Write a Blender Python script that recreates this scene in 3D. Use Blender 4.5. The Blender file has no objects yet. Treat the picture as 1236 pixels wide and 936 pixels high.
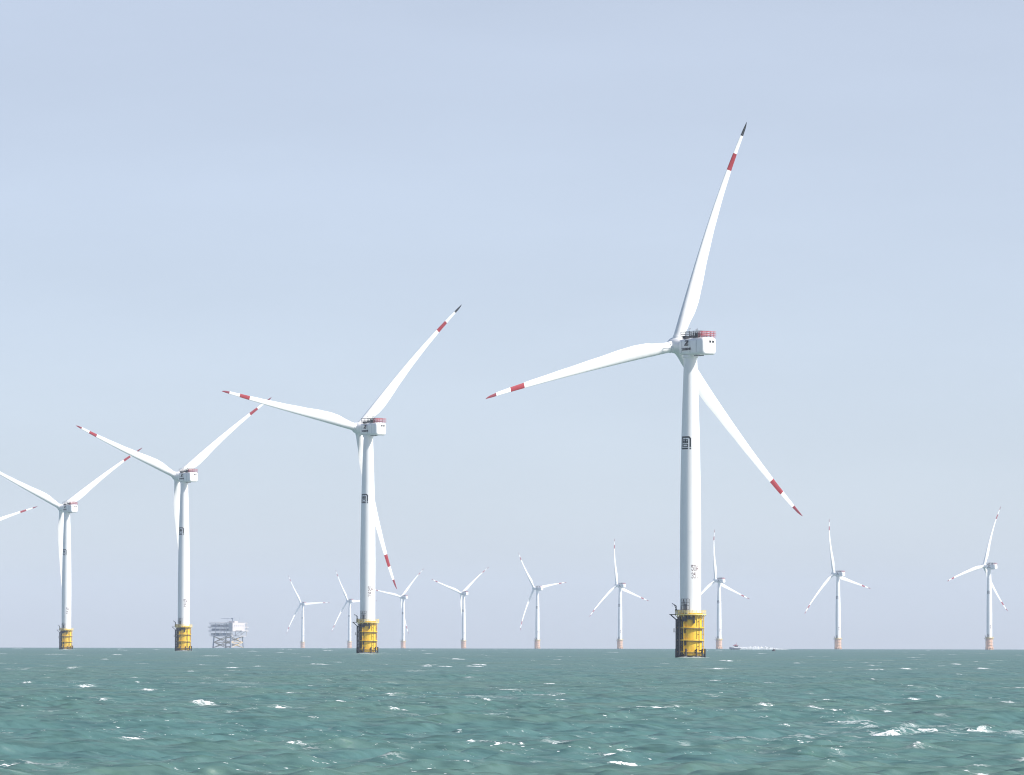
import bpy, math, random
import numpy as np
from mathutils import Vector, Matrix

sc = bpy.context.scene
COL = sc.collection
R = math.radians
EARTH = 6371000.0
CAM_H = 4.2
FPX = 6000.0                  # focal length in pixels of the 1236 px wide photograph
PW, PH = 1236.0, 936.0

# ------------------------------------------------------------------ camera
cam_d = bpy.data.cameras.new('camera')
cam_d.sensor_fit = 'HORIZONTAL'
cam_d.sensor_width = 36.0
cam_d.lens = FPX / PW * 36.0
cam_d.clip_start = 1.0
cam_d.clip_end = 60000.0
cam = bpy.data.objects.new('camera', cam_d)
COL.objects.link(cam)
CAM_M = (Matrix.Translation((0, 0, CAM_H)) @ Matrix.Rotation(R(90 + 2.94), 4, 'X')
         @ Matrix.Rotation(R(0.11), 4, 'Z'))
cam.matrix_world = CAM_M
sc.camera = cam

# ------------------------------------------------------------------ sky, sun, exposure
SUN_AZ, SUN_EL = R(112.0), R(40.0)          # azimuth clockwise from +Y
world = bpy.data.worlds.new('World')
sc.world = world
world.use_nodes = True
wt = world.node_tree
bg = wt.nodes['Background']
sky = wt.nodes.new('ShaderNodeTexSky')
sky.sky_type = 'NISHITA'
sky.sun_disc = False
sky.sun_elevation = SUN_EL
sky.sun_rotation = SUN_AZ
sky.altitude = 0.0
sky.air_density = 0.5
sky.dust_density = 1.0
sky.ozone_density = 1.8
veil = wt.nodes.new('ShaderNodeMix')          # thin high overcast veil that pales the blue evenly
veil.data_type = 'RGBA'
tcw = wt.nodes.new('ShaderNodeTexCoord')
sep = wt.nodes.new('ShaderNodeSeparateXYZ')
vr = wt.nodes.new('ShaderNodeMapRange')       # the veil is thick near the horizon, thin overhead
for k_, v_ in (('From Min', 0.14), ('From Max', 0.55), ('To Min', 0.60), ('To Max', 0.02)):
    vr.inputs[k_].default_value = v_
wt.links.new(tcw.outputs['Generated'], sep.inputs['Vector'])
wt.links.new(sep.outputs['Z'], vr.inputs['Value'])
wt.links.new(vr.outputs['Result'], veil.inputs['Factor'])
veil.inputs['B'].default_value = (2.98, 2.99, 3.00, 1)
bg.inputs['Strength'].default_value = 0.12
wt.links.new(sky.outputs['Color'], veil.inputs['A'])
drift = wt.nodes.new('ShaderNodeTexNoise')      # faint drawn-out unevenness of the veil
dmap = wt.nodes.new('ShaderNodeMapping')
dmap.inputs['Scale'].default_value = (9, 9, 40)
dmap.inputs['Rotation'].default_value = (R(4), R(9), 0)
drift.inputs['Scale'].default_value = 1.0
drift.inputs['Detail'].default_value = 5.0
dr_ = wt.nodes.new('ShaderNodeMapRange')
for k_, v_ in (('From Min', 0.3), ('From Max', 0.7), ('To Min', 0.945), ('To Max', 1.0)):
    dr_.inputs[k_].default_value = v_
dsc = wt.nodes.new('ShaderNodeVectorMath')
dsc.operation = 'SCALE'
wt.links.new(tcw.outputs['Generated'], dmap.inputs['Vector'])
wt.links.new(dmap.outputs['Vector'], drift.inputs['Vector'])
wt.links.new(drift.outputs['Fac'], dr_.inputs['Value'])
wt.links.new(veil.outputs['Result'], dsc.inputs[0])
wt.links.new(dr_.outputs['Result'], dsc.inputs['Scale'])
wt.links.new(dsc.outputs['Vector'], bg.inputs['Color'])

sun_d = bpy.data.lights.new('sun', 'SUN')
sun_d.energy = 3.3
sun_d.angle = R(0.5)
sun_d.color = (1.0, 0.955, 0.89)
sun = bpy.data.objects.new('sun', sun_d)
COL.objects.link(sun)
sdir = Vector((math.sin(SUN_AZ) * math.cos(SUN_EL), math.cos(SUN_AZ) * math.cos(SUN_EL), math.sin(SUN_EL)))
sun.rotation_euler = sdir.to_track_quat('Z', 'Y').to_euler()
sun.location = sdir * 500

sc.view_settings.view_transform = 'Standard'
sc.view_settings.look = 'None'
sc.view_settings.gamma = 1.0
sc.view_settings.use_curve_mapping = False
sc.view_settings.exposure = 0.9
sc.cycles.use_denoising = True
sc.cycles.denoiser = 'OPENIMAGEDENOISE'
sc.cycles.denoising_input_passes = 'RGB_ALBEDO_NORMAL'
sc.cycles.denoising_prefilter = 'ACCURATE'
sc.cycles.filter_width = 1.1
sc.cycles.use_adaptive_sampling = False
sc.cycles.max_bounces = 6
sc.cycles.volume_bounces = 3

# ------------------------------------------------------------------ helpers
def ray(px, py):
    v = Vector(((px - PW / 2) / FPX, (PH / 2 - py) / FPX, -1.0))
    return (CAM_M.to_3x3() @ v).normalized()

def drop(d):
    return -d * d / (2 * EARTH)

def place_by_height(px, py, h):
    """ground point under the thing whose height h above the water shows at pixel (px, py)"""
    v = ray(px, py)
    hor = math.hypot(v.x, v.y)
    lo, hi = 60.0, 20000.0
    for _ in range(70):
        m = (lo + hi) / 2
        if CAM_H + v.z / hor * m > h + drop(m):
            hi = m
        else:
            lo = m
    d = (lo + hi) / 2
    return Vector((v.x / hor * d, v.y / hor * d, drop(d))), d

def at_dist(px, d, py=782):
    v = ray(px, py)
    hor = math.hypot(v.x, v.y)
    return Vector((v.x / hor * d, v.y / hor * d, drop(d)))

def sea_point(px, py):
    v = ray(px, py)
    hor = math.hypot(v.x, v.y)
    d = 50.0
    for _ in range(60):
        d = (CAM_H - drop(d)) / max(1e-5, -v.z / hor)
    return v.x / hor * d, v.y / hor * d, d

def tag(o, label=None, cat=None, group=None, kind=None):
    if label: o['label'] = label
    if cat: o['category'] = cat
    if group: o['group'] = group
    if kind: o['kind'] = kind
    return o

def empty(name, loc=(0, 0, 0), rz=0.0):
    o = bpy.data.objects.new(name, None)
    o.empty_display_size = 1
    o.location = loc
    o.rotation_euler = (0, 0, rz)
    COL.objects.link(o)
    return o

class MB:
    def __init__(self):
        self.v, self.f, self.mi = [], [], []
    def add(self, vs, fs, mi=0):
        b = len(self.v)
        self.v += [tuple(p) for p in vs]
        self.f += [tuple(i + b for i in q) for q in fs]
        self.mi += [mi] * len(fs)
    def box(self, c, s, rz=0.0, mi=0):
        x, y, z = (k / 2 for k in s)
        m = Matrix.Rotation(rz, 3, 'Z')
        c = Vector(c)
        vs = [c + m @ Vector((sx * x, sy * y, sz * z)) for sz in (-1, 1) for sy in (-1, 1) for sx in (-1, 1)]
        self.add(vs, [(0, 2, 3, 1), (4, 5, 7, 6), (0, 1, 5, 4), (2, 6, 7, 3), (0, 4, 6, 2), (1, 3, 7, 5)], mi)
    def tube(self, a, b, r, r2=None, n=10, mi=0):
        a, b = Vector(a), Vector(b)
        r2 = r if r2 is None else r2
        q = (b - a).to_track_quat('Z', 'Y')
        vs = []
        for p, rr in ((a, r), (b, r2)):
            for i in range(n):
                t = 2 * math.pi * i / n
                vs.append(p + q @ Vector((rr * math.cos(t), rr * math.sin(t), 0)))
        fs = [(i, (i + 1) % n, n + (i + 1) % n, n + i) for i in range(n)]
        fs += [tuple(range(n - 1, -1, -1)), tuple(range(n, 2 * n))]
        self.add(vs, fs, mi)
    def lathe(self, prof, n=48, mi=0, axis='Z', org=(0, 0, 0)):
        vs = []
        for r, z in prof:
            for i in range(n):
                t = 2 * math.pi * i / n
                p = (r * math.cos(t), r * math.sin(t), z)
                if axis == 'Y':
                    p = (p[0], p[2], -p[1])
                vs.append((p[0] + org[0], p[1] + org[1], p[2] + org[2]))
        fs = []
        for k in range(len(prof) - 1):
            for i in range(n):
                j = (i + 1) % n
                fs.append((k * n + i, k * n + j, (k + 1) * n + j, (k + 1) * n + i))
        fs.append(tuple(range(n - 1, -1, -1)))
        m = (len(prof) - 1) * n
        fs.append(tuple(range(m, m + n)))
        self.add(vs, fs, mi)
    def ring(self, rad, z, r, n=48, k=8, mi=0, a0=0.0, a1=2 * math.pi, org=(0, 0)):
        full = abs(a1 - a0 - 2 * math.pi) < 1e-6
        cnt = n if full else n + 1
        vs = []
        for i in range(cnt):
            t = a0 + (a1 - a0) * i / n
            for j in range(k):
                u = 2 * math.pi * j / k
                rr = rad + r * math.cos(u)
                vs.append((org[0] + rr * math.cos(t), org[1] + rr * math.sin(t), z + r * math.sin(u)))
        fs = []
        for i in range(n):
            i2 = (i + 1) % cnt
            for j in range(k):
                j2 = (j + 1) % k
                fs.append((i * k + j, i2 * k + j, i2 * k + j2, i * k + j2))
        self.add(vs, fs, mi)
    def build(self, name, mats, parent=None, smooth=35):
        me = bpy.data.meshes.new(name)
        me.from_pydata(self.v, [], self.f)
        mats = mats if isinstance(mats, (list, tuple)) else [mats]
        for m in mats:
            me.materials.append(m)
        if len(mats) > 1:
            me.polygons.foreach_set('material_index', self.mi)
        if smooth:
            me.polygons.foreach_set('use_smooth', [True] * len(me.polygons))
            me.update()
            me.set_sharp_from_angle(angle=R(smooth))
        me.update()
        o = bpy.data.objects.new(name, me)
        COL.objects.link(o)
        if parent:
            o.parent = parent
        return o

# ------------------------------------------------------------------ materials
def paint(name, col, rough=0.45, dirt=None, amt=0.25, scale=(0.6, 0.6, 0.08), spec=0.5):
    m = bpy.data.materials.new(name)
    m.use_nodes = True
    nt = m.node_tree
    b = nt.nodes['Principled BSDF']
    b.inputs['Roughness'].default_value = rough
    b.inputs['Specular IOR Level'].default_value = spec
    tc = nt.nodes.new('ShaderNodeTexCoord')
    mp = nt.nodes.new('ShaderNodeMapping')
    mp.inputs['Scale'].default_value = scale
    no = nt.nodes.new('ShaderNodeTexNoise')
    no.inputs['Scale'].default_value = 1.0
    no.inputs['Detail'].default_value = 6.0
    no.inputs['Roughness'].default_value = 0.65
    rp = nt.nodes.new('ShaderNodeMapRange')
    rp.inputs['From Min'].default_value = 0.48
    rp.inputs['From Max'].default_value = 0.78
    rp.inputs['To Max'].default_value = amt
    mx = nt.nodes.new('ShaderNodeMix')
    mx.data_type = 'RGBA'
    mx.inputs['A'].default_value = (*col, 1)
    d = dirt or tuple(c * 0.6 for c in col)
    mx.inputs['B'].default_value = (*d, 1)
    nt.links.new(tc.outputs['Object'], mp.inputs['Vector'])
    nt.links.new(mp.outputs['Vector'], no.inputs['Vector'])
    nt.links.new(no.outputs['Fac'], rp.inputs['Value'])
    nt.links.new(rp.outputs['Result'], mx.inputs['Factor'])
    nt.links.new(mx.outputs['Result'], b.inputs['Base Color'])
    return m

M_WHITE = paint('white_paint', (0.80, 0.80, 0.79), 0.40, (0.62, 0.60, 0.56), 0.35)
M_BLADE = paint('blade_gelcoat', (0.80, 0.80, 0.79), 0.38, (0.70, 0.69, 0.66), 0.3, (0.5, 0.5, 0.1))
M_RED = paint('red_band_paint', (0.30, 0.020, 0.030), 0.45)
M_DKRED = paint('dark_red_tip_paint', (0.20, 0.025, 0.04), 0.45)
M_BLACK = paint('black_paint', (0.012, 0.014, 0.018), 0.5)
M_YELLOW = paint('yellow_paint', (0.78, 0.50, 0.02), 0.5, (0.45, 0.19, 0.03), 0.7, (0.9, 0.9, 0.25))
M_ORANGE = paint('pale_orange_paint', (0.72, 0.49, 0.35), 0.5, (0.60, 0.36, 0.26), 0.5, (0.9, 0.9, 0.25))  # pale orange on the far foundations
M_PALEYEL = paint('pale_yellow_paint', (0.78, 0.62, 0.20), 0.5, (0.5, 0.3, 0.08), 0.5)
M_DARK = paint('dark_rubber_and_shade', (0.022, 0.022, 0.024), 0.7, (0.06, 0.045, 0.03), 0.6)  # rubber parts, and the painted shade on the foundation
M_RUST = paint('tidal_growth', (0.045, 0.04, 0.028), 0.8, (0.10, 0.06, 0.03), 0.7)
M_GREY = paint('grey_steel', (0.20, 0.21, 0.22), 0.5)
M_MARK = paint('faded_black_lettering', (0.10, 0.035, 0.035), 0.6)
M_PINK = paint('faded_red_rail', (0.50, 0.055, 0.075), 0.5)
M_GLASS = paint('dark_window_glass', (0.012, 0.014, 0.016), 0.12)

# ------------------------------------------------------------------ wind turbine
HUB_Z, ROT_R, OVERHANG, TILT = 93.3, 71.2, 7.5, R(6.5)
TOWER = [(3.15, 13.4), (3.15, 20), (3.17, 38), (3.05, 50), (2.83, 63), (2.5, 75), (2.12, 86), (1.95, 90.2)]
PILE_R = 3.42

def tower_r(z):
    for (r0, z0), (r1, z1) in zip(TOWER, TOWER[1:]):
        if z0 <= z <= z1:
            return r0 + (r1 - r0) * (z - z0) / (z1 - z0)
    return TOWER[-1][0]

def cyl_dir(t):
    """t: angle to the right of the camera-facing side"""
    return Vector((math.sin(t), -math.cos(t), 0))

def wrap_bitmap(rows, tc, zc, w, h, rfun, name, mat, parent, off=0.025):
    """ink cells of a bitmap laid on the round tower as thin raised plates"""
    ny, nx = len(rows), max(len(r) for r in rows)
    m = MB()
    for j, row in enumerate(rows):
        z1 = zc + h / 2 - h * j / ny
        z0 = z1 - h / ny
        i = 0
        while i < len(row):
            if row[i] != '#':
                i += 1
                continue
            k = i
            while k < len(row) and row[k] == '#':
                k += 1
            r_ = rfun(zc)
            seg = (k - i) * 2
            vs, fs = [], []
            for q in range(seg + 1):
                u = (i + (k - i) * q / seg) / nx - 0.5
                d = cyl_dir(tc + u * w / r_)
                for z, o_ in ((z0, off), (z1, off), (z0, -0.05), (z1, -0.05)):
                    p = d * (rfun(z) + o_)
                    vs.append((p.x, p.y, z))
            for q in range(seg):
                b, n_ = 4 * q, 4 * q + 4
                fs += [(b, n_, n_ + 1, b + 1), (b + 1, n_ + 1, n_ + 3, b + 3), (b, b + 2, n_ + 2, n_)]
            b = 4 * seg
            fs += [(0, 1, 3, 2), (b, b + 2, b + 3, b + 1)]
            m.add(vs, fs)
            i = k
    return m.build(name, mat, parent, smooth=None)

EMBLEM = [
    "#############..",
    "##############.",
    "###.........###",
    "##..#..#.....##",
    "##.########..##",
    "##.#..##..#..##",
    "##.########..##",
    "##.##.##.##..##",
    "##.########..##",
    "##...........##",
    "##.########..##",
    "##.#......#..##",
    "##.#......#..##",
    "##.########..##",
    "##...........##",
    "###########..##",
    ".##########..##"]
GLYPH = {
    '5': ["#####", "#....", "####.", "....#", "....#", "#...#", ".###."],
    '0': [".###.", "#...#", "#...#", "#...#", "#...#", "#...#", ".###."],
    'A': ["..#..", ".#.#.", "#...#", "#...#", "#####", "#...#", "#...#"],
    '3': [".###.", "#...#", "....#", "..##.", "....#", "#...#", ".###."],
    '1': ["..#..", ".##..", "..#..", "..#..", "..#..", "..#..", ".###."],
}
def text_rows(s):
    return ['.'.join(GLYPH[c][k] for c in s) for k in range(7)]

def foundation(parent, paintmat, fittings=True):
    dark = M_DARK if fittings else paintmat
    m = MB()
    m.lathe([(PILE_R, .7), (PILE_R, 12.6), (3.6, 12.7), (3.6, 13.4)], 56, 0)
    m.lathe([(PILE_R + .003, -6), (PILE_R + .003, .7)], 56, 1)
    f = m.build('foundation', [paintmat, M_RUST if fittings else paintmat], parent)
    for z in (1.75, 5.25, 8.95):
        g = MB()
        g.lathe([(PILE_R - .05, z - .12), (PILE_R + .68, z - .12), (PILE_R + .68, z + .12), (PILE_R - .05, z + .12)], 56)
        g.ring(PILE_R + .52, z + .22, .09, 56, 6)
        w_ = g.build('ring_walkway', paintmat, f)
        if not fittings:
            continue
        g = MB()
        g.ring(PILE_R + .60, z - .26, .13, 56, 6)  # dark hoop added as the shadow line below the ring
        g.build('shade_hoop', dark, f)
    for t in (-150, -110, -32, 37, 75, 120, 160):
        g = MB()
        p = cyl_dir(R(t)) * (PILE_R + .62)
        g.tube((p.x, p.y, 1.2), (p.x, p.y, 12.4), .13, n=8)
        for z in (3.4, 7.0, 10.8):
            q = cyl_dir(R(t)) * (PILE_R - .05)
            g.tube((q.x, q.y, z), (p.x, p.y, z), .08, n=6)
        g.build('standpipe', dark if t in (37, 120, -110) else paintmat, f)
    # dark boat landing on the shaded side: two bumper tubes, stand-offs, and a ladder between them
    g = MB()
    for t in (-72, -50):
        d = cyl_dir(R(t))
        p = d * (PILE_R + 1.05)
        g.tube((p.x, p.y, -3), (p.x, p.y, 11.6), .30, n=12)
        q = d * (PILE_R - .05)
        for z in (0.6, 3.6, 7.2, 11.2):
            g.tube((q.x, q.y, z), (p.x, p.y, z), .2, n=8)
    g.build('boat_landing', dark, f)
    g = MB()
    a, b = cyl_dir(R(-64)) * (PILE_R + .75), cyl_dir(R(-57)) * (PILE_R + .75)
    for p in (a, b):
        g.tube((p.x, p.y, -1), (p.x, p.y, 12.4), .06, n=6)
    for k in range(38):
        z = -.8 + k * .35
        g.tube((a.x, a.y, z), (b.x, b.y, z), .035, n=5)
    g.build('ladder', dark, f)
    g = MB()
    for t0 in (-95, -82, -60, -40):
        d = cyl_dir(R(t0))
        g.box(tuple(d * (PILE_R + .22) + Vector((0, 0, 6.4))), (.5, .45, 12.0), R(t0))
    g.build('shade_slat', dark, f)  # dark slats added to blacken the shaded side of the pile
    for t in (-118, -84, -20, 22, 52, 78, 104):
        g = MB()
        d = cyl_dir(R(t))
        p, q = d * (PILE_R + .95), d * (PILE_R - .05)
        g.tube((p.x, p.y, -2.5), (p.x, p.y, 2.7), .27, n=10)
        for z in (.5, 2.2):
            g.tube((q.x, q.y, z), (p.x, p.y, z), .15, n=8)
        g.build('fender', dark, f)
    for t, z, sz in ((-30, 11.7, (1.5, .9, 1.7)), (-4, 12.0, (1.3, .8, 1.1)), (14, 11.4, (.5, .6, 2.2)), (-33, 8.0, (.8, .5, 1.3)), (-30, 4.3, (.9, .5, 1.2))):
        if not fittings:
            break
        g = MB()
        g.box(tuple(cyl_dir(R(t)) * (PILE_R + .3) + Vector((0, 0, z))), sz, R(t))
        g.build('shade_box', dark, f)  # dark boxes stand in for shadow patches below deck and rings
    # small side rest stage half way up
    g = MB()
    d = cyl_dir(R(-78))
    g.box(tuple(d * (PILE_R + .8) + Vector((0, 0, 7.7))), (1.2, 1.9, .12), R(-78))
    for s in (-.5, .5):
        for e in (0.1, 1.65):
            o = cyl_dir(R(-78)) * (PILE_R + e) + cyl_dir(R(12)) * s
            g.tube((o.x, o.y, 7.7), (o.x, o.y, 8.8), .05, n=6)
    g.build('rest_stage', dark, f)
    return f

def platform(parent):
    m = MB()
    m.lathe([(3.55, 12.82), (4.7, 12.82), (4.7, 13.1), (3.2, 13.1)], 48)
    for t in range(0, 360, 30):
        d = cyl_dir(R(t))
        a, b = d * (PILE_R - .02), d * 4.6
        m.tube((a.x, a.y, 11.3), (b.x, b.y, 12.8), .1, n=6)
    p = m.build('platform', M_PALEYEL, parent)
    g = MB()
    for z in (13.45, 13.8, 14.2):
        g.ring(4.65, z, .06, 48, 5)
    for t in range(0, 360, 15):
        d = cyl_dir(R(t + 5)) * 4.65
        g.tube((d.x, d.y, 13.05), (d.x, d.y, 14.25), .06, n=5)
    g.build('railing', M_PALEYEL, p)
    # side arm with cargo stage and davit crane on the shaded side
    g = MB()
    d = Vector((-1, -.12, 0)).normalized()
    n = Vector((d.y, -d.x, 0))
    az = math.atan2(d.y, d.x)
    g.box(tuple(d * 5.3 + Vector((0, 0, 12.95))), (2.0, 1.7, .22), az)
    for s in (-.7, .7):
        a, b = d * (PILE_R) + n * s, d * 6.0 + n * s
        g.tube((a.x, a.y, 10.6), (b.x, b.y, 12.85), .11, n=6)
    g.build('cargo_stage', M_DARK, p)
    g = MB()
    b = d * 4.35 + n * .2
    g.tube((b.x, b.y, 13.0), (b.x, b.y, 15.6), .17, n=10)
    e = b + d * 1.2
    g.tube((b.x, b.y, 15.5), (e.x * 1.0, e.y, 16.3), .13, .09, n=8)
    g.tube((b.x, b.y, 14.6), ((b.x + e.x) / 2, (b.y + e.y) / 2, 15.85), .07, n=6)
    h = e + Vector((0, 0, 16.3))
    g.tube(h, h - Vector((0, 0, 1.0)), .03, n=5)
    g.box(tuple(b + Vector((0, 0, 14.3))), (.5, .5, .6), az)
    g.build('davit_crane', M_DARK, p)
    for t, z, s in ((-62, 13.75, (.9, .7, 1.3)), (-22, 13.6, (.8, .6, 1.0))):
        g = MB()
        c = cyl_dir(R(t)) * 4.0
        g.box((c.x, c.y, z), s, R(t))
        g.build('equipment_cabinet', M_GREY, p)
    return p

def make_tower(parent):
    m = MB()
    prof = []
    for k in range(41):
        z = 13.4 + (90.2 - 13.4) * k / 40
        prof.append((tower_r(z), z))
    m.lathe(prof, 64)
    t = m.build('tower', M_WHITE, parent)
    for z in (38.0, 63.0):
        g = MB()
        g.lathe([(tower_r(z) - .02, z - .09), (tower_r(z) + .035, z - .09), (tower_r(z) + .035, z + .09), (tower_r(z) - .02, z + .09)], 64)
        g.build('flange_seam', M_WHITE, t)
    wrap_bitmap(EMBLEM, R(-34), 64.4, 3.45, 3.9, tower_r, 'emblem', M_BLACK, t)
    for word, z in (('50A', 26.9), ('351', 24.6)):
        for k, c in enumerate(word):
            wrap_bitmap(GLYPH[c], R(23) + (k - 1) * .78 / tower_r(z), z, .62, 1.75, tower_r, 'numeral', M_MARK, t)
    # door with porch lattice on the shaded side
    g = MB()
    d = cyl_dir(R(-30))
    g.box(tuple(d * (tower_r(15) - .03) + Vector((0, 0, 15.0))), (1.0, .22, 2.3), R(-30))
    g.build('door', M_GREY, t)
    g = MB()
    for tt in (-52, -38, -22, -8):
        a = cyl_dir(R(tt)) * (tower_r(15) + .45)
        g.tube((a.x, a.y, 13.1), (a.x, a.y, 17.6), .06, n=6)
    for z in (14.4, 15.6, 16.6, 17.6):
        for t0, t1 in ((-52, -38), (-38, -22), (-22, -8)):
            a, b = cyl_dir(R(t0)) * (tower_r(15) + .45), cyl_dir(R(t1)) * (tower_r(15) + .45)
            g.tube((a.x, a.y, z), (b.x, b.y, z), .05, n=5)
    for t0, t1 in ((-52, -38), (-22, -38)):
        a, b = cyl_dir(R(t0)) * (tower_r(15) + .45), cyl_dir(R(t1)) * (tower_r(15) + .45)
        g.tube((a.x, a.y, 14.4), (b.x, b.y, 17.6), .05, n=5)
    g.build('porch_frame', M_DARK, t)
    return t

def rounded_box_mesh(m, x, y0, y1, z0, z1, r, mi=0, seg=5, taper=0.0, n_end=4):
    """box along Y with rounded edges, closing in softly at both ends"""
    secs = []
    stations = []
    for k in range(n_end + 1):
        a = math.pi / 2 * k / n_end
        stations.append((y0 + r * .7 * (1 - math.sin(a)), r * (1 - math.cos(a - math.pi / 2)) * .7 if k < n_end else 0))
    for k in range(n_end + 1):
        a = math.pi / 2 * k / n_end
        stations.append((y1 - r * .7 * (1 - math.cos(a)), r * (1 - math.cos(a)) * .7))
    stations = [(y0, r * .6), (y0 + r * .12, r * .3), (y0 + r * .45, r * .07), (y0 + r * .9, 0),
                (y1 - r * .9, 0), (y1 - r * .45, r * .07), (y1 - r * .12, r * .3), (y1, r * .6)]
    for y, ins in stations:
        fr = (y - y0) / (y1 - y0)
        tp = taper * max(0, fr - .72) / .28
        ring = []
        X, Z0, Z1 = x - ins - tp, z0 + ins + tp, z1 - ins - tp * .5
        for cx, cz, a0 in ((X - r, Z1 - r, 0), (-X + r, Z1 - r, 90), (-X + r, Z0 + r, 180), (X - r, Z0 + r, 270)):
            for q in range(seg + 1):
                a = R(a0 + 90 * q / seg)
                ring.append((cx + r * math.cos(a), y, cz + r * math.sin(a)))
        secs.append(ring)
    n = len(secs[0])
    vs = [p for s in secs for p in s]
    fs = []
    for k in range(len(secs) - 1):
        for i in range(n):
            j = (i + 1) % n
            fs.append((k * n + i, (k + 1) * n + i, (k + 1) * n + j, k * n + j))
    fs.append(tuple(range(n)))
    fs.append(tuple(range(len(secs) * n - 1, (len(secs) - 1) * n - 1, -1)))
    m.add(vs, fs, mi)

LOGO = ["..######.",
        ".#######.",
        ".....###.",
        "....###..",
        "..#####..",
        "..####...",
        ".###.....",
        "########.",
        "#######.."]
NAME = [["###", "#..", ".##", "..#", "###"], ["#.#", "#.#", "###", "#.#", "#.#"], ["#.#", "###", "###", "###", "#.#"],
        ["##.", "#.#", "#.#", "#.#", "##."], ["###", "###", "###", "###", "###"]]

def side_bitmap(rows, yc, zc, w, h, x, name, mat, parent):
    """ink on the nacelle's left flank (normal -X); text runs from front (+Y) to rear"""
    ny, nx = len(rows), max(len(r) for r in rows)
    m = MB()
    for j, row in enumerate(rows):
        i = 0
        while i < len(row):
            if row[i] != '#':
                i += 1
                continue
            k = i
            while k < len(row) and row[k] == '#':
                k += 1
            ya, yb = yc + w / 2 - w * i / nx, yc + w / 2 - w * k / nx
            m.box((x, (ya + yb) / 2, zc + h / 2 - h * (j + .5) / ny), (.06, abs(ya - yb), h / ny + .001), 0)
            i = k
    return m.build(name, mat, parent, smooth=None)

def make_nacelle(parent):
    """origin on the tower axis at hub height; +Y is upwind, towards the rotor"""
    m = MB()
    W = 2.65
    rounded_box_mesh(m, W, -9.8, 3.2, -2.75, 2.55, 1.05, taper=.4)
    m.lathe([(2.15, -3.25), (2.3, -3.2), (2.3, -2.5)], 40)          # yaw bearing skirt
    nac = m.build('nacelle', M_WHITE, parent, smooth=40)
    g = MB()
    g.box((0, -9.80, -.2), (2.7, .08, 2.9))
    g.build('rear_panel', M_WHITE, nac)
    for x in (.1, 1.15):
        g = MB()
        g.box((x + .1, -9.84, 1.2), (.66, .1, .66))
        g.build('window', M_GLASS, nac)
    side_bitmap(LOGO, -1.6, 1.05, 2.3, 1.6, -W - .01, 'emblem', M_BLACK, nac)
    for k, gl in enumerate(NAME):
        side_bitmap(gl, .45 - k * .93, -.75, .74, .72, -W - .01, 'letter', M_BLACK, nac)
    for y in (.9, -3.4, -6.6):                                       # shallow panel seams
        g = MB()
        g.box((-W - .004, y, -.1), (.03, .07, 3.6))
        g.build('panel_seam', M_GREY, nac, smooth=None)
    g = MB()                                                         # hatch under the tail
    g.box((-.7, -5.3, -2.82), (1.8, 2.6, .3))
    g.build('service_hatch', M_GREY, nac)
    # roof: hoist platform with red railing at the tail, cooler boxes and flank railing forward, its shade painted black
    g = MB()
    xs, y0, y1, zt = 2.45, -9.6, -7.7, 2.5
    for z in (.7, 1.25, 1.75):
        for a, b in (((-xs, y0), (xs, y0)), ((xs, y0), (xs, y1)), ((-xs, y0), (-xs, y1)), ((-xs, y1), (xs, y1))):
            g.tube((*a, zt + z), (*b, zt + z), .05, n=6)
    k = 3
    for i in range(k + 1):
        y = y0 + (y1 - y0) * i / k
        for x in (-xs, xs):
            g.tube((x, y, zt - .05), (x, y, zt + 1.78), .045, n=6)
    for i in range(1, 6):
        x = -xs + 2 * xs * i / 6
        for y in (y0, y1):
            g.tube((x, y, zt - .05), (x, y, zt + 1.78), .045, n=6)
    g.build('roof_railing', M_PINK, nac)
    g = MB()
    ys = (-7.2, -5.0, -2.8, -.6, 1.6)
    for x in (-2.4, -.2, 2.2):
        for y in ys:
            g.tube((x, y, 2.4), (x, y, 4.5), .09, n=6)
    for z in (3.1, 3.8, 4.5):
        for x in (-2.4, -.2, 2.2):
            g.tube((x, ys[0], z), (x, ys[-1], z), .07, n=6)
        for y in (ys[0], ys[-1]):
            g.tube((-2.4, y, z), (2.2, y, z), .07, n=6)
    g.box((-1.35, .5, 2.9), (1.5, 1.6, .9))
    g.box((-1.3, -5.4, 3.2), (1.3, 1.1, 1.3))
    g.box((1.0, .4, 3.2), (1.5, 1.2, .7))
    g.build('cooler_shaded_rail', M_BLACK, nac)
    for x in (-1.4, 1.3):
        g = MB()
        g.tube((x, -1.2, 2.4), (x, -1.2, 5.5), .06, n=6)
        g.tube((x - .4, -1.2, 5.3), (x + .4, -1.2, 5.3), .05, n=6)
        g.lathe([(.12, 5.3), (.16, 5.45), (.05, 5.6)], 8, org=(x + .4, -1.2, 0))
        g.build('wind_sensor', M_GREY, nac)
    return nac

def make_hub(parent):
    m = MB()
    prof = [(1.9, -4.4), (2.05, -3.2), (2.3, -2.4), (2.45, -1.2), (2.45, .6), (2.3, 1.6), (1.85, 2.5), (1.2, 3.15), (.5, 3.45), (.05, 3.5)]
    m.lathe(prof, 40, axis='Y')
    for k in range(3):
        a = R(120 * k)
        d = Vector((math.sin(a), 0, math.cos(a)))
        m.tube(d * .5, d * 2.75, 1.85, 1.72, n=32)
    h = m.build('hub', M_WHITE, parent, smooth=40)
    return h

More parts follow.
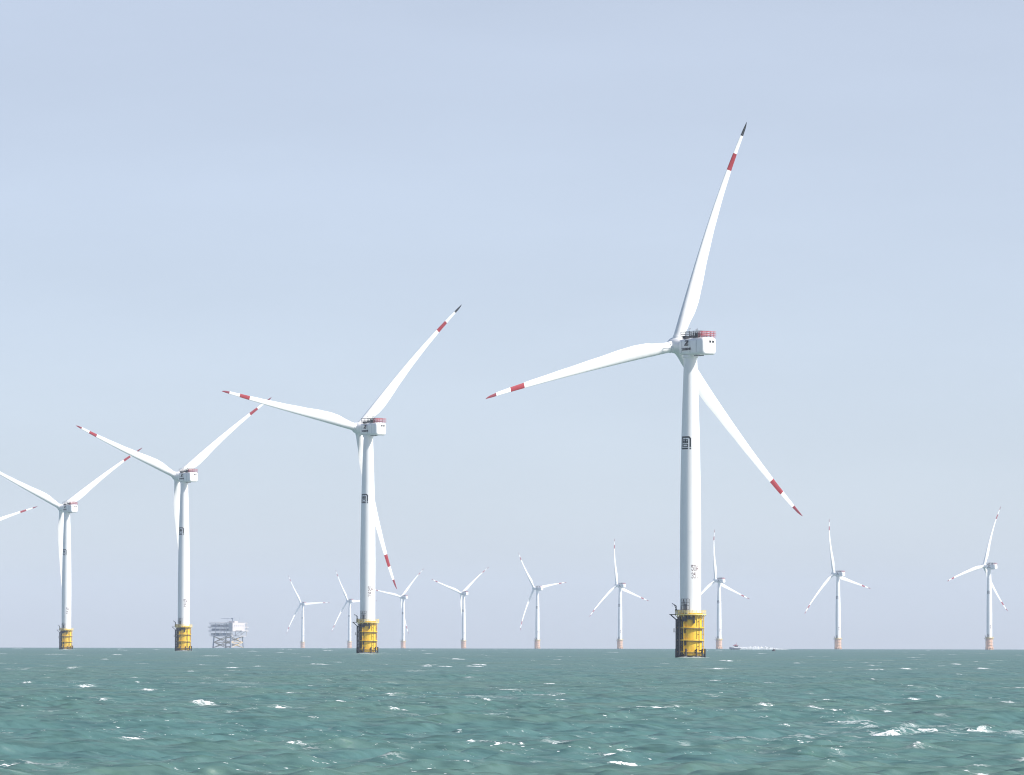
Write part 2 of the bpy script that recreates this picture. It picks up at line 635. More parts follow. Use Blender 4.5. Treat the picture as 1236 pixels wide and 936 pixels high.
def blade_mesh(tip_mat):
    NS, NP = 70, 28
    ss = [0.03 + 0.97 * (k / (NS - 1)) for k in range(NS)]
    for edge in (.785, .86, .94):                     # clean paint edges
        j = min(range(NS), key=lambda q: abs(ss[q] - edge))
        ss[j] = edge
    def interp(tab, s):
        for (a, va), (b, vb) in zip(tab, tab[1:]):
            if a <= s <= b:
                u = (s - a) / (b - a)
                u = u * u * (3 - 2 * u) * .35 + u * .65
                return va + (vb - va) * u
        return tab[-1][1]
    CH = [(.0, 3.2), (.05, 3.2), (.10, 3.75), (.16, 4.55), (.21, 4.75), (.28, 4.45), (.4, 3.6), (.55, 2.75), (.7, 2.05), (.82, 1.55), (.92, 1.15), (.97, .8), (.99, .5), (1.0, .16)]
    TH = [(.0, 1.0), (.05, .98), (.10, .78), (.16, .52), (.21, .42), (.3, .34), (.45, .27), (.65, .21), (1.0, .17)]
    TW = [(.0, 15), (.15, 13), (.3, 8), (.5, 4), (.75, 1.0), (1.0, -1)]
    m = MB()
    rings = []
    for s in ss:
        c, th, tw = interp(CH, s), interp(TH, s), R(interp(TW, s) + 2.0)
        le = -(1.6 - 1.32 * s) if s < .97 else -(1.6 - 1.32 * .97) + (s - .97) * 4
        bl = min(1, max(0, (s - .045) / .13))         # circle -> aerofoil
        bl = bl * bl * (3 - 2 * bl)
        yoff = ROT_R * (.050 * s - .084 * s ** 3)
        ring = []
        for i in range(NP):
            a = 2 * math.pi * i / NP
            u = .5 - .5 * math.cos(a)                 # 0 at leading edge
            # circle
            cx, cy = u, .5 * math.sin(a)
            # aerofoil thickness
            t = 5 * (.2969 * math.sqrt(u) - .126 * u - .3516 * u * u + .2843 * u ** 3 - .1036 * u ** 4)
            ay = t if a <= math.pi else -t
            x = le + c * u
            y = c * th * ((1 - bl) * cy + bl * ay)
            y -= bl * c * .025 * math.sin(math.pi * u)    # camber to the downwind side
            x0 = 0.0
            xr = x0 + (x - x0) * math.cos(tw) - y * math.sin(tw) * -1
            yr = -(x - x0) * math.sin(tw) + y * math.cos(tw)
            ring.append((xr, yr + yoff, s * ROT_R))
        rings.append(ring)
    vs = [p for r_ in rings for p in r_]
    fs, mi = [], []
    for k in range(NS - 1):
        mid = (ss[k] + ss[k + 1]) / 2
        q = 1 if .785 < mid < .86 else (2 if mid > .94 else 0)
        for i in range(NP):
            j = (i + 1) % NP
            fs.append((k * NP + i, k * NP + j, (k + 1) * NP + j, (k + 1) * NP + i))
            mi.append(q)
    fs.append(tuple(range(NP - 1, -1, -1))); mi.append(0)
    fs.append(tuple(range((NS - 1) * NP, NS * NP))); mi.append(2)
    m.v, m.f, m.mi = vs, fs, mi
    return m

def aim_rotor(o, yaw, phi):
    o.rotation_mode = 'YXZ'
    o.rotation_euler = (TILT, R(phi), R(yaw))
    c = Vector((0, OVERHANG * math.cos(TILT), OVERHANG * math.sin(TILT)))
    c = Matrix.Rotation(R(yaw), 3, 'Z') @ c
    o.location = (c.x, c.y, HUB_Z + c.z)

def copy_tree(o, parent=None):
    c = o.copy()
    COL.objects.link(c)
    if parent:
        c.parent = parent
    for ch in list(o.children):
        copy_tree(ch, c)
    return c

BLADES = {}
for nm, mt in (('red', M_DKRED), ('black', M_BLACK)):
    tmp = blade_mesh(mt).build('blade', [M_BLADE, M_RED, mt], None, smooth=50)
    BLADES[nm] = tmp.data
    bpy.data.objects.remove(tmp)

def turbine_proto(name, paintmat, fittings=True):
    root = empty(name)
    foundation(root, paintmat, fittings)
    platform(root)
    make_tower(root)
    n = make_nacelle(root)
    n.location = (0, 0, HUB_Z)
    make_hub(root)
    for k in range(3):
        b = bpy.data.objects.new('blade', BLADES['red'])
        COL.objects.link(b)
        b.parent = root
    return root

def set_turbine(root, px, hub_py, yaw, phi, label, group, black=None):
    loc, d = place_by_height(px, hub_py, HUB_Z)
    root.location = loc
    tag(root, label, 'wind turbine', group)
    k = 0
    for ch in root.children:
        base = ch.name.split('.')[0]
        if base == 'nacelle':
            ch.rotation_euler = (0, 0, R(yaw))
        elif base == 'hub':
            aim_rotor(ch, yaw, phi)
        elif base == 'blade':
            aim_rotor(ch, yaw, phi + 120 * k)
            if k == 0 and black:
                ch.data = BLADES['black']
                ch['label'] = 'blade with a black tip beyond its red band'
            k += 1
    return d

NEAR = [  # tower px x, hub px y, yaw, phase, label, black tip
    (833.5, 419.2, 33.5, 15.5, 'largest white wind turbine, standing nearest, one blade tip black pointing up', True),
    (444.5, 518.6, 35.5, 41.0, 'second largest white wind turbine, black tipped blade rising to the upper right', True),
    (222.5, 576.5, 35.5, 51.3, 'white wind turbine just left of the offshore substation, yellow foundation', False),
    (81.0, 614.3, 35.0, 54.3, 'smaller white wind turbine on yellow foundation, leftmost whole tower in view', False),
    (-41.0, 644.0, 35.0, 71.5, 'wind turbine of which only a banded blade reaches in at the left edge', False),
]
FAR = [
    (1194.0, 684.4, 48.0, 15.5, 'hazy turbine farthest right, its tower by the right edge'),
    (1011.5, 693.4, 44.0, -15.5, 'hazy turbine on the horizon between the rightmost one and the small boat'),
    (868.0, 701.4, 42.0, -9.5, 'hazy turbine just right of the largest tower, beside the small boat'),
    (748.5, 707.4, 43.0, -11.5, 'hazy turbine left of the largest turbine, one blade nearly upright'),
    (648.8, 710.9, 46.0, -38.5, 'hazy turbine below the tip of the largest turbine\'s left blade'),
    (559.8, 716.9, 38.0, 49.5, 'hazy turbine with two blades raised in a wide V, standing alone mid-horizon'),
    (487.0, 721.4, 40.0, 41.5, 'hazy turbine with raised blades just right of the second largest tower'),
    (422.2, 725.9, 38.0, -30.5, 'hazy turbine whose level blade touches the second largest tower\'s left side'),
    (365.6, 729.4, 36.0, -32.5, 'smallest hazy turbine, far out between substation and second largest turbine'),
]
GN = 'near row of wind turbines on yellow foundations'
GF = 'far row of hazy wind turbines along the horizon'
p_near = turbine_proto('wind_turbine', M_YELLOW)
near_copies = [p_near] + [copy_tree(p_near) for _ in NEAR[1:]]
p_far = turbine_proto('wind_turbine', M_ORANGE, False)
far_copies = [p_far] + [copy_tree(p_far) for _ in FAR[1:]]
for o, a in zip(near_copies, NEAR):
    print('near', round(set_turbine(o, a[0], a[1], a[2], a[3], a[4], GN, a[5])))
for o, a in zip(far_copies, FAR):
    print('far', round(set_turbine(o, a[0], a[1], a[2], a[3], a[4], GF)))

# ------------------------------------------------------------------ offshore substation
def substation():
    D = 7000.0
    loc = at_dist(275.5, D)
    root = empty('offshore_substation', loc)
    root.rotation_euler = (0, 0, R(-32))
    root.scale = (1.1, 1.1, 1.0)
    tag(root, 'pale multi deck offshore substation on a braced steel jacket at the horizon', 'offshore platform')
    MW = paint('platform_white', (0.52, 0.49, 0.48), 0.5)
    MS = paint('platform_steel', (0.22, 0.25, 0.30), 0.5)
    MJ = paint('jacket_yellow', (0.55, 0.42, 0.25), 0.5)
    hx, hy = 13.0, 13.0
    corners = [(-hx, -hy), (hx, -hy), (hx, hy), (-hx, hy)]
    for x, y in corners:
        g = MB()
        g.tube((x * 1.12, y * 1.12, -12), (x, y, 17), .9, n=12)
        g.build('jacket_leg', MS, root)
    for (a, b) in zip(corners, corners[1:] + corners[:1]):
        for z0, z1, f0, f1 in ((0.5, 8, 1.06, 1.03), (8, 16, 1.03, 1.0)):
            for p, q in ((a, b), (b, a)):
                g = MB()
                g.tube((p[0] * f0, p[1] * f0, z0), (q[0] * f1, q[1] * f1, z1), .5, n=8)
                g.build('brace', MJ, root)
        g = MB()
        g.tube((a[0] * 1.03, a[1] * 1.03, 8), (b[0] * 1.03, b[1] * 1.03, 8), .5, n=8)
        g.build('brace', MJ, root)
    for z, sx, sy in ((16.6, 33, 31), (23.6, 38, 36), (29.0, 38, 36), (34.8, 36, 34)):
        g = MB()
        g.box((0, 0, z), (sx, sy, .7))
        dk = g.build('deck', MW, root)
        r_ = MB()
        for zz in (.9, 1.5):
            for a, b in (((-1, -1), (1, -1)), ((1, -1), (1, 1)), ((1, 1), (-1, 1)), ((-1, 1), (-1, -1))):
                r_.tube((a[0] * (sx / 2 - .2), a[1] * (sy / 2 - .2), z + zz), (b[0] * (sx / 2 - .2), b[1] * (sy / 2 - .2), z + zz), .07, n=5)
        for i in range(13):
            for s in (-1, 1):
                r_.tube((-sx / 2 + .2 + (sx - .4) * i / 12, s * (sy / 2 - .2), z), (-sx / 2 + .2 + (sx - .4) * i / 12, s * (sy / 2 - .2), z + 1.5), .07, n=5)
                r_.tube((s * (sx / 2 - .2), -sy / 2 + .2 + (sy - .4) * i / 12, z), (s * (sx / 2 - .2), -sy / 2 + .2 + (sy - .4) * i / 12, z + 1.5), .07, n=5)
        r_.build('railing', MW, dk)
    for i in range(5):
        for j, y in enumerate((-16.2, 16.2)):
            g = MB()
            g.tube((-17 + i * 8.5, y, 16.6), (-17 + i * 8.5, y, 34.6), .35, n=8)
            g.build('column', MW, root)
    rnd = random.Random(4)
    for z, h in ((16.95, 5.4), (23.95, 4.3), (29.35, 4.6)):
        for i in range(5):
            g = MB()
            w = 4.4 + rnd.random() * 2
            g.box((-14 + i * 6.2, -13.4 + rnd.random() * 2, z + h * .42), (w, 3.2, h * (.6 + .24 * rnd.random())))
            g.build('equipment_module', MW if rnd.random() < .55 else MS, root)
    g = MB()
    g.box((16.2, -4.5, 29.2), (6.2, 27.0, 11.6))
    hs = g.build('accommodation_block', MW, root)
    for k in range(5):
        w = MB()
        w.box((19.32, -14 + k * 4.8, 31.0), (.1, 1.6, 1.5))
        w.build('window', MS, hs)
    g = MB()
    g.box((5, 4, 36.4), (9, 8, 2.6))
    g.build('roof_module', MW, root)
    g = MB()
    g.tube((15, -12, 35), (15, -12, 41.5), .6, n=10)
    g.tube((15, -12, 40.8), (-1, -15, 41.6), .35, .22, n=8)
    g.box((15, -12, 41.3), (2.2, 2.0, 1.8))
    g.build('deck_crane', MS, root)
    g = MB()
    g.tube((-6, 6, 35), (-6, 6, 43), .18, .08, n=6)
    g.build('antenna_mast', MS, root)
    g = MB()
    g.tube((10, 10, 39), (10, 10, 44), .18, .08, n=6)
    g.build('antenna_mast', MS, root)
    g = MB()
    g.box((24.0, -4, 24.2), (9.5, 14, .6))
    for y in (-9, 1):
        g.tube((19, y, 19), (27, y, 24), .3, n=6)
    g.build('side_landing', MW, root)
substation()

# ------------------------------------------------------------------ crew boat, its wake, and the buoy
def crew_boat():
    D = 4700.0
    loc = at_dist(887.5, D)
    root = empty('crew_boat', loc)
    tag(root, 'small fast boat with white cabin and red top, throwing spray on the horizon', 'boat')
    MH = paint('boat_hull_grey', (0.34, 0.35, 0.40), 0.4)
    MW = paint('boat_white', (0.8, 0.8, 0.8), 0.4)
    secs = []
    for k in range(12):
        u = k / 11                                   # 0 bow (at -X) .. 1 stern
        x = -5.6 + 11.2 * u
        w = 1.75 * (1 - (1 - min(1, u / .55)) ** 2.2) + .03
        sheer = 2.3 - .9 * min(1, u / .6)
        secs.append([(x, -w, sheer), (x, -w * .8, .5), (x, 0, -.35 + .9 * (1 - min(1, u / .3)) ** 2), (x, w * .8, .5), (x, w, sheer)])
    vs = [p for s in secs for p in s]
    fs = [(k * 5 + i, k * 5 + i + 1, k * 5 + i + 6, k * 5 + i + 5) for k in range(11) for i in range(4)]
    fs += [(k * 5 + 4, k * 5, k * 5 + 5, k * 5 + 9) for k in range(11)]
    fs += [(0, 1, 2, 3, 4), (55, 59, 58, 57, 56)]
    g = MB(); g.add(vs, fs); g.build('hull', MH, root)
    g = MB(); g.box((.8, 0, 2.5), (4.2, 2.5, 2.2)); c = g.build('cabin', MW, root)
    w = MB(); w.box((.8, -1.27, 2.9), (3.2, .06, .7)); w.build('window', M_GLASS, c)
    g = MB(); g.box((.4, 0, 3.75), (5.0, 2.9, .35)); g.box((.2, 0, 4.3), (1.9, 1.5, .8)); g.build('roof', M_RED, root)
    g = MB(); g.tube((1.3, 0, 4.6), (1.3, 0, 6.6), .09, n=6); g.tube((.9, -.7, 5.7), (.9, .7, 5.7), .07, n=6); g.build('mast', M_PINK, root)
    # foamy wake astern
    rnd = random.Random(3)
    m = MB()
    n, k = 60, 9
    L = 52.0
    for i in range(n):
        u = i / (n - 1)
        hgt = (3.4 * math.exp(-((u - .42) / .36) ** 2) + 1.2 * math.exp(-u * 6)) * (1 - u) ** .4 * (.75 + .5 * rnd.random()) + .05
        wd = 1.6 + 3.6 * u
        for j in range(k):
            a = math.pi * j / (k - 1)
            m.v.append((loc.x + 4.0 + u * L, loc.y - wd * math.cos(a), loc.z - .3 + hgt * math.sin(a) * (.8 + .4 * rnd.random()) + .25))
    for i in range(n - 1):
        for j in range(k - 1):
            m.f.append((i * k + j, i * k + j + 1, (i + 1) * k + j + 1, (i + 1) * k + j)); m.mi.append(0)
    w = m.build('boat_wake', M_FOAM, None, smooth=80)
    tag(w, 'long white streak of spray and wake trailing right of the small boat', 'wake', kind='stuff')

def foam_material():
    m = bpy.data.materials.new('wake_foam')
    m.use_nodes = True
    nt = m.node_tree
    b = nt.nodes['Principled BSDF']
    b.inputs['Base Color'].default_value = (.8, .82, .82, 1)
    b.inputs['Roughness'].default_value = .9
    tc = nt.nodes.new('ShaderNodeNewGeometry')
    no = nt.nodes.new('ShaderNodeTexNoise')
    no.inputs['Scale'].default_value = .5
    no.inputs['Detail'].default_value = 5
    mr = nt.nodes.new('ShaderNodeMapRange')
    mr.inputs['From Min'].default_value = .25
    mr.inputs['From Max'].default_value = .55
    nt.links.new(tc.outputs['Position'], no.inputs['Vector'])
    nt.links.new(no.outputs['Fac'], mr.inputs['Value'])
    mr.inputs['To Max'].default_value = .55
    nt.links.new(mr.outputs['Result'], b.inputs['Alpha'])
    return m
M_FOAM = foam_material()
crew_boat()

def buoy():
    x, y, d = sea_point(934, 786.2)
    root = empty('mooring_buoy', (x, y, drop(d)))
    tag(root, 'small dark mooring buoy afloat in front of the boat wake', 'buoy')
    g = MB()
    g.lathe([(.05, -.9), (.7, -.7), (1.05, -.2), (1.1, .2), (.95, .75), (.55, 1.15), (.2, 1.3)], 24)
    f = g.build('float', M_DARK, root)
    g = MB(); g.tube((0, 0, 1.2), (0, 0, 1.9), .12, n=8); g.ring(.16, 2.0, .05, 12, 6); g.build('lifting_eye', M_DARK, root)
    g = MB(); g.lathe([(1.11, -.15), (1.2, -.1), (1.2, .1), (1.11, .15)], 24); g.build('rubber_band', M_DARK, root)
buoy()

# ------------------------------------------------------------------ sea: one sheet, real waves
def build_sea():
    rng = np.random.default_rng(11)
    dense = np.arange(-R(9.5), R(9.5), 0.00055)
    side = R(9.5) + (np.linspace(0, 1, 42)[1:] ** 1.6) * (math.pi - R(9.5))
    th = np.concatenate([-side[::-1][1:], dense, side])              # last column closes on the first at pi
    rr = [1.0, 10, 30, 60, 90]
    r = 120.0
    while r < 700: rr.append(r); r *= 1.0017
    while r < 1500: rr.append(r); r *= 1.0030
    while r < 8200: rr.append(r); r *= 1.0055
    rr += [8800, 9600, 10800, 12200, 13800]
    rr = np.array(rr)
    T, Rr = np.meshgrid(th, rr)
    X, Y = Rr * np.sin(T), Rr * np.cos(T)
    nr, nt = X.shape
    dr = np.gradient(rr)[:, None]
    fan = np.clip((R(10.5) - np.abs(T)) / R(1.5), 0, 1) * np.clip((Rr - 95) / 40, 0, 1)
    wind = np.array([math.sin(R(33)), -math.cos(R(33))])
    wa = math.atan2(wind[1], wind[0])
    Z = np.zeros_like(X); DX = np.zeros_like(X); DY = np.zeros_like(X); SL = np.zeros_like(X)
    N = 130
    for k in range(N):
        u = (k + rng.random()) / N
        lam = 0.75 * (24.0 / 0.75) ** u
        a = wa + rng.normal(0, .42)
        kx, ky = math.cos(a), math.sin(a)
        kk = 2 * math.pi / lam
        steep = .056 * math.exp(-((math.log(lam / 1.8)) / 1.0) ** 2) + .009
        amp = steep / kk
        w = np.clip((lam - 2.2 * dr) / (2.5 * dr), 0, 1) * fan
        rows = (w.max(axis=1) > 0)
        if not rows.any(): continue
        ph = kk * (X[rows] * kx + Y[rows] * ky) + rng.random() * 6.283
        s, c = np.sin(ph), np.cos(ph)
        ww = w[rows] if w.shape == X.shape else np.broadcast_to(w, X.shape)[rows]
        Z[rows] += amp * ww * c
        DX[rows] -= .8 * amp * ww * kx * s
        DY[rows] -= .8 * amp * ww * ky * s
    foam = np.zeros_like(X)
    lace = np.zeros_like(X)
    ca, sa = math.cos(R(33)), math.sin(R(33))     # crest direction (ca, sa)
    th0 = dense[0]; i0 = len(side) - 1
    def stamp(x, y, L, W, h, tilt, wt=1.0, lc=0.0):
        d = math.hypot(x, y); t = math.atan2(x, y)
        k = int(np.searchsorted(rr, d)); k = min(max(k, 6), nr - 8)
        drr = rr[k + 1] - rr[k]
        W = max(W, 1.3 * drr)
        cc, ss = math.cos(tilt), math.sin(tilt)
        nk = int(3 * max(W, L * abs(ss)) / drr) + 2
        ni = int((1.3 * L + 2) / d / 0.00055) + 2
        ic = int((t - th0) / 0.00055) + i0
        a0, a1 = max(5, k - nk), min(nr - 6, k + nk)
        b0, b1 = max(0, ic - ni), min(nt, ic + ni)
        if b1 <= b0 or a1 <= a0: return
        px, py = X[a0:a1, b0:b1] - x, Y[a0:a1, b0:b1] - y
        al = px * cc + py * ss
        ac = -px * ss + py * cc                    # positive away from the viewer
        wob = .35 * W * np.sin(al / L * 7 + x) + .2 * W * np.sin(al / L * 17 + y)
        ac = ac + wob
        env = np.exp(-(np.abs(al) / (L * .58)) ** 4.0)
        ragged = .72 + .28 * np.sin(al / L * 11 + 2 * x) * np.sin(al / L * 23 + y)
        prof = np.where(ac > 0, np.exp(-(ac / (2.2 * W)) ** 2), np.exp(-(ac / (.75 * W)) ** 2))
        Z[a0:a1, b0:b1] += h * env * prof * ragged
        fr = np.where(ac > 0, np.exp(-(ac / (.7 * W)) ** 2), np.exp(-(ac / (1.0 * W)) ** 2))
        foam[a0:a1, b0:b1] = np.maximum(foam[a0:a1, b0:b1], wt * env * fr * (.75 + .25 * ragged))
        if lc:
            e2 = np.exp(-(np.abs(al) / (L * .8)) ** 2) * np.exp(-(ac / (4 * W)) ** 2)
            lace[a0:a1, b0:b1] = np.maximum(lace[a0:a1, b0:b1], lc * e2)
    # the whitecaps that stand out, where they lie on the water: px, py, width px, tilt
    caps = [(205, 826, 62, 14), (255, 820, 34, 8), (291, 860, 34, 4), (341, 857, 18, 12), (266, 864, 18, 10),
            (22, 929, 56, 10), (1064, 893, 44, 2), (850, 860, 20, 8), (935, 855, 30, 4), (1030, 859, 46, 2),
            (86, 832, 26, 6), (10, 827, 26, 6), (200, 846, 16, 0), (420, 827, 32, 8), (515, 805, 12, 0),
            (500, 811, 16, 0), (670, 823, 12, 0), (665, 841, 40, 4), (690, 899, 30, 10), (975, 820, 24, 2),
            (1062, 829, 16, 2), (1095, 830, 14, 2), (1110, 836, 14, 0), (1211, 828, 26, 6), (950, 843, 22, 6),
            (330, 895, 14, 4), (1120, 919, 20, 8), (182, 929, 18, 4), (66, 790, 22, 0), (255, 792, 20, 0),
            (788, 858, 40, 6), (795, 839, 7, 0), (1208, 818, 10, 0), (930, 826, 10, 0), (282, 811, 14, 0),
            (170, 802, 16, 0), (440, 810, 14, 0), (865, 808, 22, 0), (960, 807, 14, 0), (1060, 800, 14, 2),
            (1210, 799, 14, 4), (60, 811, 22, 2), (480, 844, 34, 2), (1008, 889, 12, 2), (610, 905, 24, 4),
            (395, 896, 16, 2), (250, 895, 20, 2), (1160, 935, 26, 6), (1200, 930, 22, 6), (880, 842, 22, 4)]
    for (px, py, w, tl) in caps:
        x, y, d = sea_point(px, py)
        L = w / FPX * d
        big_ = w >= 40
        if py > 885 and big_:
            stamp(x, y + .8, L, .16, .17, R(8), 1.3, .8)
        stamp(x, y, L * 1.1, .04 * L + .05, min(.15, .024 * L + .035) if big_ else min(.08, .016 * L + .022), R(tl * 2.2 + 6), 1.15 if big_ else .95, .5)
        if w > 22:                                 # torn streaks that trail off a larger breaker
            for q in range(3):
                o_ = rng.uniform(.3, .95) * (1 if rng.random() < .7 else -1)
                stamp(x + o_ * L, y + rng.uniform(-3, 7), L * rng.uniform(.25, .5), .07, rng.uniform(.03, .08), R(rng.uniform(0, 20)), rng.uniform(.6, .9), .5)
    for (px, py, w) in ((1150, 889, 110), (1080, 880, 60), (620, 866, 130), (960, 897, 90), (240, 826, 110), (560, 845, 90)):
        x, y, d = sea_point(px, py)
        L = w / FPX * d
        stamp(x, y, L, 3.0, .0, R(10), .0, .85 if px > 1000 else .5)
    for o_ in near_copies:                         # water breaking round the foundations
        x, y = o_.location.x, o_.location.y
        d = math.hypot(x, y)
        stamp(x, y - 4.5, 7.5, 1.2, .38, 0.0, 1.1, .8)
        stamp(x + 4, y - 3, 5.0, .8, .12, R(10), .6, .6)
    # random others, thinning outwards so that the far sea is flecked, not white
    n = 0
    while n < 760:
        py = 783.3 + 152 * rng.random() ** 2.3
        px = rng.uniform(-160, 1400)
        x, y, d = sea_point(px, py)
        if d > 5600: continue
        n += 1
        big = rng.random() ** 2.5
        L = (.25 + .8 * big) * (1 + d / 600)
        stamp(x, y, L, .04 * L + .04, (.025 + .05 * big) * (1 + d / 900), R(rng.uniform(-2, 34)), .42 + .6 * big + .1 * rng.random(), rng.choice([0, .3, .5]))
    Xo, Yo = X + DX, Y + DY
    Zo = Z - (Rr ** 2) / (2 * EARTH)
    co = np.empty((nr * nt + 1, 3))
    co[0] = (0, 0, -.0)
    co[1:, 0], co[1:, 1], co[1:, 2] = Xo.ravel(), Yo.ravel(), Zo.ravel()
    i = np.arange(nr - 1)[:, None] * nt
    j = np.arange(nt)[None, :]
    j2 = (j + 1) % nt
    q = np.stack([i + j, i + j2, i + nt + j2, i + nt + j], -1).reshape(-1, 4)[:, ::-1] + 1
    tri = np.stack([np.zeros(nt, int), (np.arange(nt) + 1) % nt + 1, np.arange(nt) + 1], -1)
    me = bpy.data.meshes.new('sea')
    nq, ntr = len(q), len(tri)
    me.vertices.add(len(co)); me.vertices.foreach_set('co', co.ravel())
    me.loops.add(nq * 4 + ntr * 3)
    me.loops.foreach_set('vertex_index', np.concatenate([q.ravel(), tri.ravel()]).astype(np.int32))
    me.polygons.add(nq + ntr)
    me.polygons.foreach_set('loop_start', np.concatenate([np.arange(nq) * 4, nq * 4 + np.arange(ntr) * 3]).astype(np.int32))
    me.polygons.foreach_set('use_smooth', np.ones(nq + ntr, bool))
    for nm, arr in (('foam', foam), ('lace', lace), ('crest', Z)):
        at = me.attributes.new(nm, 'FLOAT', 'POINT')
        at.data.foreach_set('value', np.concatenate([[0], arr.ravel()]).astype(np.float32))
    me.update(); me.validate()
    o = bpy.data.objects.new('sea', me)
    COL.objects.link(o)
    tag(o, 'choppy grey green sea flecked with whitecaps, reaching the horizon', 'sea', kind='structure')
    me.materials.append(sea_material())
    print('sea verts', len(co), 'rms z', Z[100:600].std(), 'foam share', (foam > .5).mean())

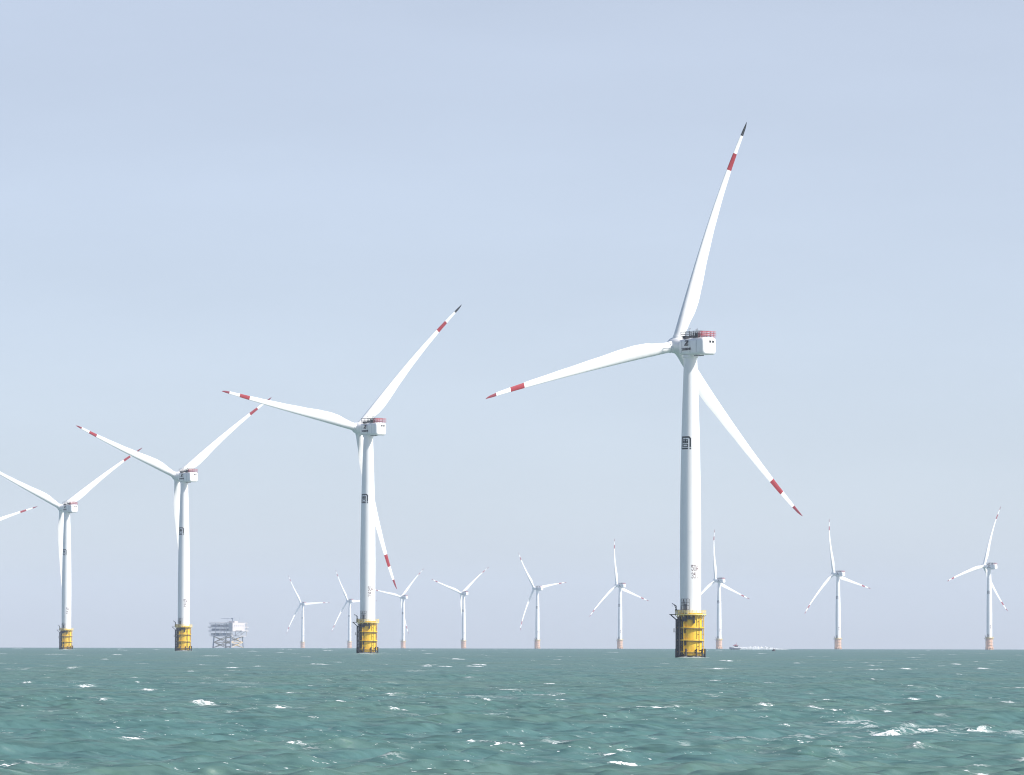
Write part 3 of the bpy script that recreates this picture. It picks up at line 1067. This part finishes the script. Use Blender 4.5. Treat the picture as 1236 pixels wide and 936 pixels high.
def sea_material():
    m = bpy.data.materials.new('sea_water')
    m.use_nodes = True
    nt = m.node_tree
    N, Lk = nt.nodes.new, nt.links.new
    b = nt.nodes['Principled BSDF']
    out = nt.nodes['Material Output']
    geo = N('ShaderNodeNewGeometry')
    def mapped(rot, scale):
        mp = N('ShaderNodeMapping')
        mp.inputs['Rotation'].default_value = (0, 0, R(rot))
        mp.inputs['Scale'].default_value = scale
        Lk(geo.outputs['Position'], mp.inputs['Vector'])
        return mp.outputs['Vector']
    def noise(vec, scale, detail=3, rough=.55):
        n = N('ShaderNodeTexNoise')
        n.inputs['Scale'].default_value = scale
        n.inputs['Detail'].default_value = detail
        n.inputs['Roughness'].default_value = rough
        Lk(vec, n.inputs['Vector'])
        return n
    def vm(op, a, bb):
        v = N('ShaderNodeVectorMath'); v.operation = op
        for k, s in ((0, a), (1, bb)):
            if isinstance(s, tuple): v.inputs[k].default_value = s
            elif isinstance(s, (int, float)): v.inputs['Scale'].default_value = s
            else: Lk(s, v.inputs[k])
        return v.outputs['Vector']
    def ma(op, a, bb=0.0, clamp=False):
        v = N('ShaderNodeMath'); v.operation = op; v.use_clamp = clamp
        for k, s in ((0, a), (1, bb)):
            if isinstance(s, (int, float)): v.inputs[k].default_value = s
            else: Lk(s, v.inputs[k])
        return v.outputs['Value']
    def rng_(val, a, c, lo=0.0, hi=1.0):
        v = N('ShaderNodeMapRange'); v.interpolation_type = 'SMOOTHSTEP'
        for k, s in (('From Min', a), ('From Max', c), ('To Min', lo), ('To Max', hi)):
            v.inputs[k].default_value = s
        Lk(val, v.inputs['Value'])
        return v.outputs['Result']
    def attr(nm):
        a = N('ShaderNodeAttribute'); a.attribute_name = nm
        return a.outputs['Fac']
    crest_v = mapped(-33, (.45, 1.0, 1.0))
    # slopes of the ripples too small for the mesh
    s1 = noise(crest_v, 2.2, 3).outputs['Color']
    s2 = noise(crest_v, .55, 2).outputs['Color']
    sl = vm('ADD', vm('SCALE', vm('SUBTRACT', s1, (.5, .5, .5)), 1.5), vm('SCALE', vm('SUBTRACT', s2, (.5, .5, .5)), .8))
    sl = vm('MULTIPLY', sl, (1.0, 1.0, 0.0))
    nrm = N('ShaderNodeVectorMath'); nrm.operation = 'NORMALIZE'
    Lk(vm('ADD', geo.outputs['Normal'], sl), nrm.inputs[0])
    # water colour: turbid green, patches of clearer blue green
    patch = noise(mapped(-33, (.4, 1, 1)), .035, 4).outputs['Fac']
    mx = N('ShaderNodeMix'); mx.data_type = 'RGBA'
    mx.inputs['A'].default_value = (0.075, 0.163, 0.148, 1)
    mx.inputs['B'].default_value = (0.088, 0.168, 0.138, 1)
    fac = ma('ADD', rng_(patch, .40, .66), rng_(attr('crest'), .1, .6, 0, .35), True)
    Lk(fac, mx.inputs['Factor'])
    # rough water never turns into a mirror at a grazing view: the faces that tilt towards the eye dominate
    nt.nodes.remove(b)
    body = N('ShaderNodeBsdfDiffuse')
    Lk(mx.outputs['Result'], body.inputs['Color'])
    Lk(nrm.outputs['Vector'], body.inputs['Normal'])
    gl = N('ShaderNodeBsdfGlossy')
    gl.inputs['Roughness'].default_value = .2
    Lk(nrm.outputs['Vector'], gl.inputs['Normal'])
    fr = N('ShaderNodeFresnel')
    fr.inputs['IOR'].default_value = 1.33
    Lk(nrm.outputs['Vector'], fr.inputs['Normal'])
    wat = N('ShaderNodeMixShader')
    Lk(ma('MINIMUM', fr.outputs['Fac'], .22), wat.inputs['Fac'])
    Lk(body.outputs['BSDF'], wat.inputs[1])
    Lk(gl.outputs['BSDF'], wat.inputs[2])
    # foam
    f = N('ShaderNodeBsdfDiffuse')
    f.inputs['Color'].default_value = (.80, .82, .82, 1)
    fine = noise(mapped(-33, (.6, 1, 3)), 7.5, 4, .7).outputs['Fac']
    mid = noise(crest_v, .9, 3, .6).outputs['Fac']
    brk = ma('ADD', ma('MULTIPLY', ma('SUBTRACT', fine, .5), 2.4), ma('MULTIPLY', ma('SUBTRACT', mid, .5), 1.0))
    cap = ma('MULTIPLY', rng_(ma('ADD', attr('foam'), brk), .44, .80), .92)
    cap = ma('MULTIPLY', cap, rng_(attr('foam'), .08, .3))
    ridge = ma('ABSOLUTE', ma('SUBTRACT', noise(crest_v, 1.4, 5, .7).outputs['Fac'], .5))
    lc = ma('MULTIPLY', rng_(ridge, .012, .05, 1, 0), attr('lace'))
    lc = ma('MULTIPLY', lc, rng_(mid, .42, .6))
    speck = ma('MULTIPLY', rng_(noise(crest_v, 5.5, 3, .65).outputs['Fac'], .645, .71), rng_(noise(mapped(-33, (.4, 1, 1)), .09, 3).outputs['Fac'], .5, .62))
    tot = ma('MAXIMUM', ma('MAXIMUM', cap, ma('MULTIPLY', lc, .8)), ma('MULTIPLY', speck, .7))
    ms = N('ShaderNodeMixShader')
    Lk(tot, ms.inputs['Fac'])
    Lk(wat.outputs['Shader'], ms.inputs[1])
    Lk(f.outputs['BSDF'], ms.inputs[2])
    Lk(ms.outputs['Shader'], out.inputs['Surface'])
    return m
build_sea()

# ------------------------------------------------------------------ haze
def haze():
    me_ = MB()
    lo, hi = -17.0, 180.0
    me_.box((0, 0, (lo + hi) / 2), (29000, 29000, hi - lo))
    m = bpy.data.materials.new('sea_haze')
    m.use_nodes = True
    nt = m.node_tree
    nt.nodes.remove(nt.nodes['Principled BSDF'])
    v = nt.nodes.new('ShaderNodeVolumePrincipled')
    v.inputs['Color'].default_value = (0.74, 0.81, 1.0, 1)
    v.inputs['Density'].default_value = 4.3e-5
    v.inputs['Anisotropy'].default_value = 0.0
    nt.links.new(v.outputs['Volume'], nt.nodes['Material Output'].inputs['Volume'])
    o = me_.build('haze', m, None, smooth=None)
    tag(o, 'thin pale haze over the sea that fades the far turbines', 'haze', kind='stuff')
haze()
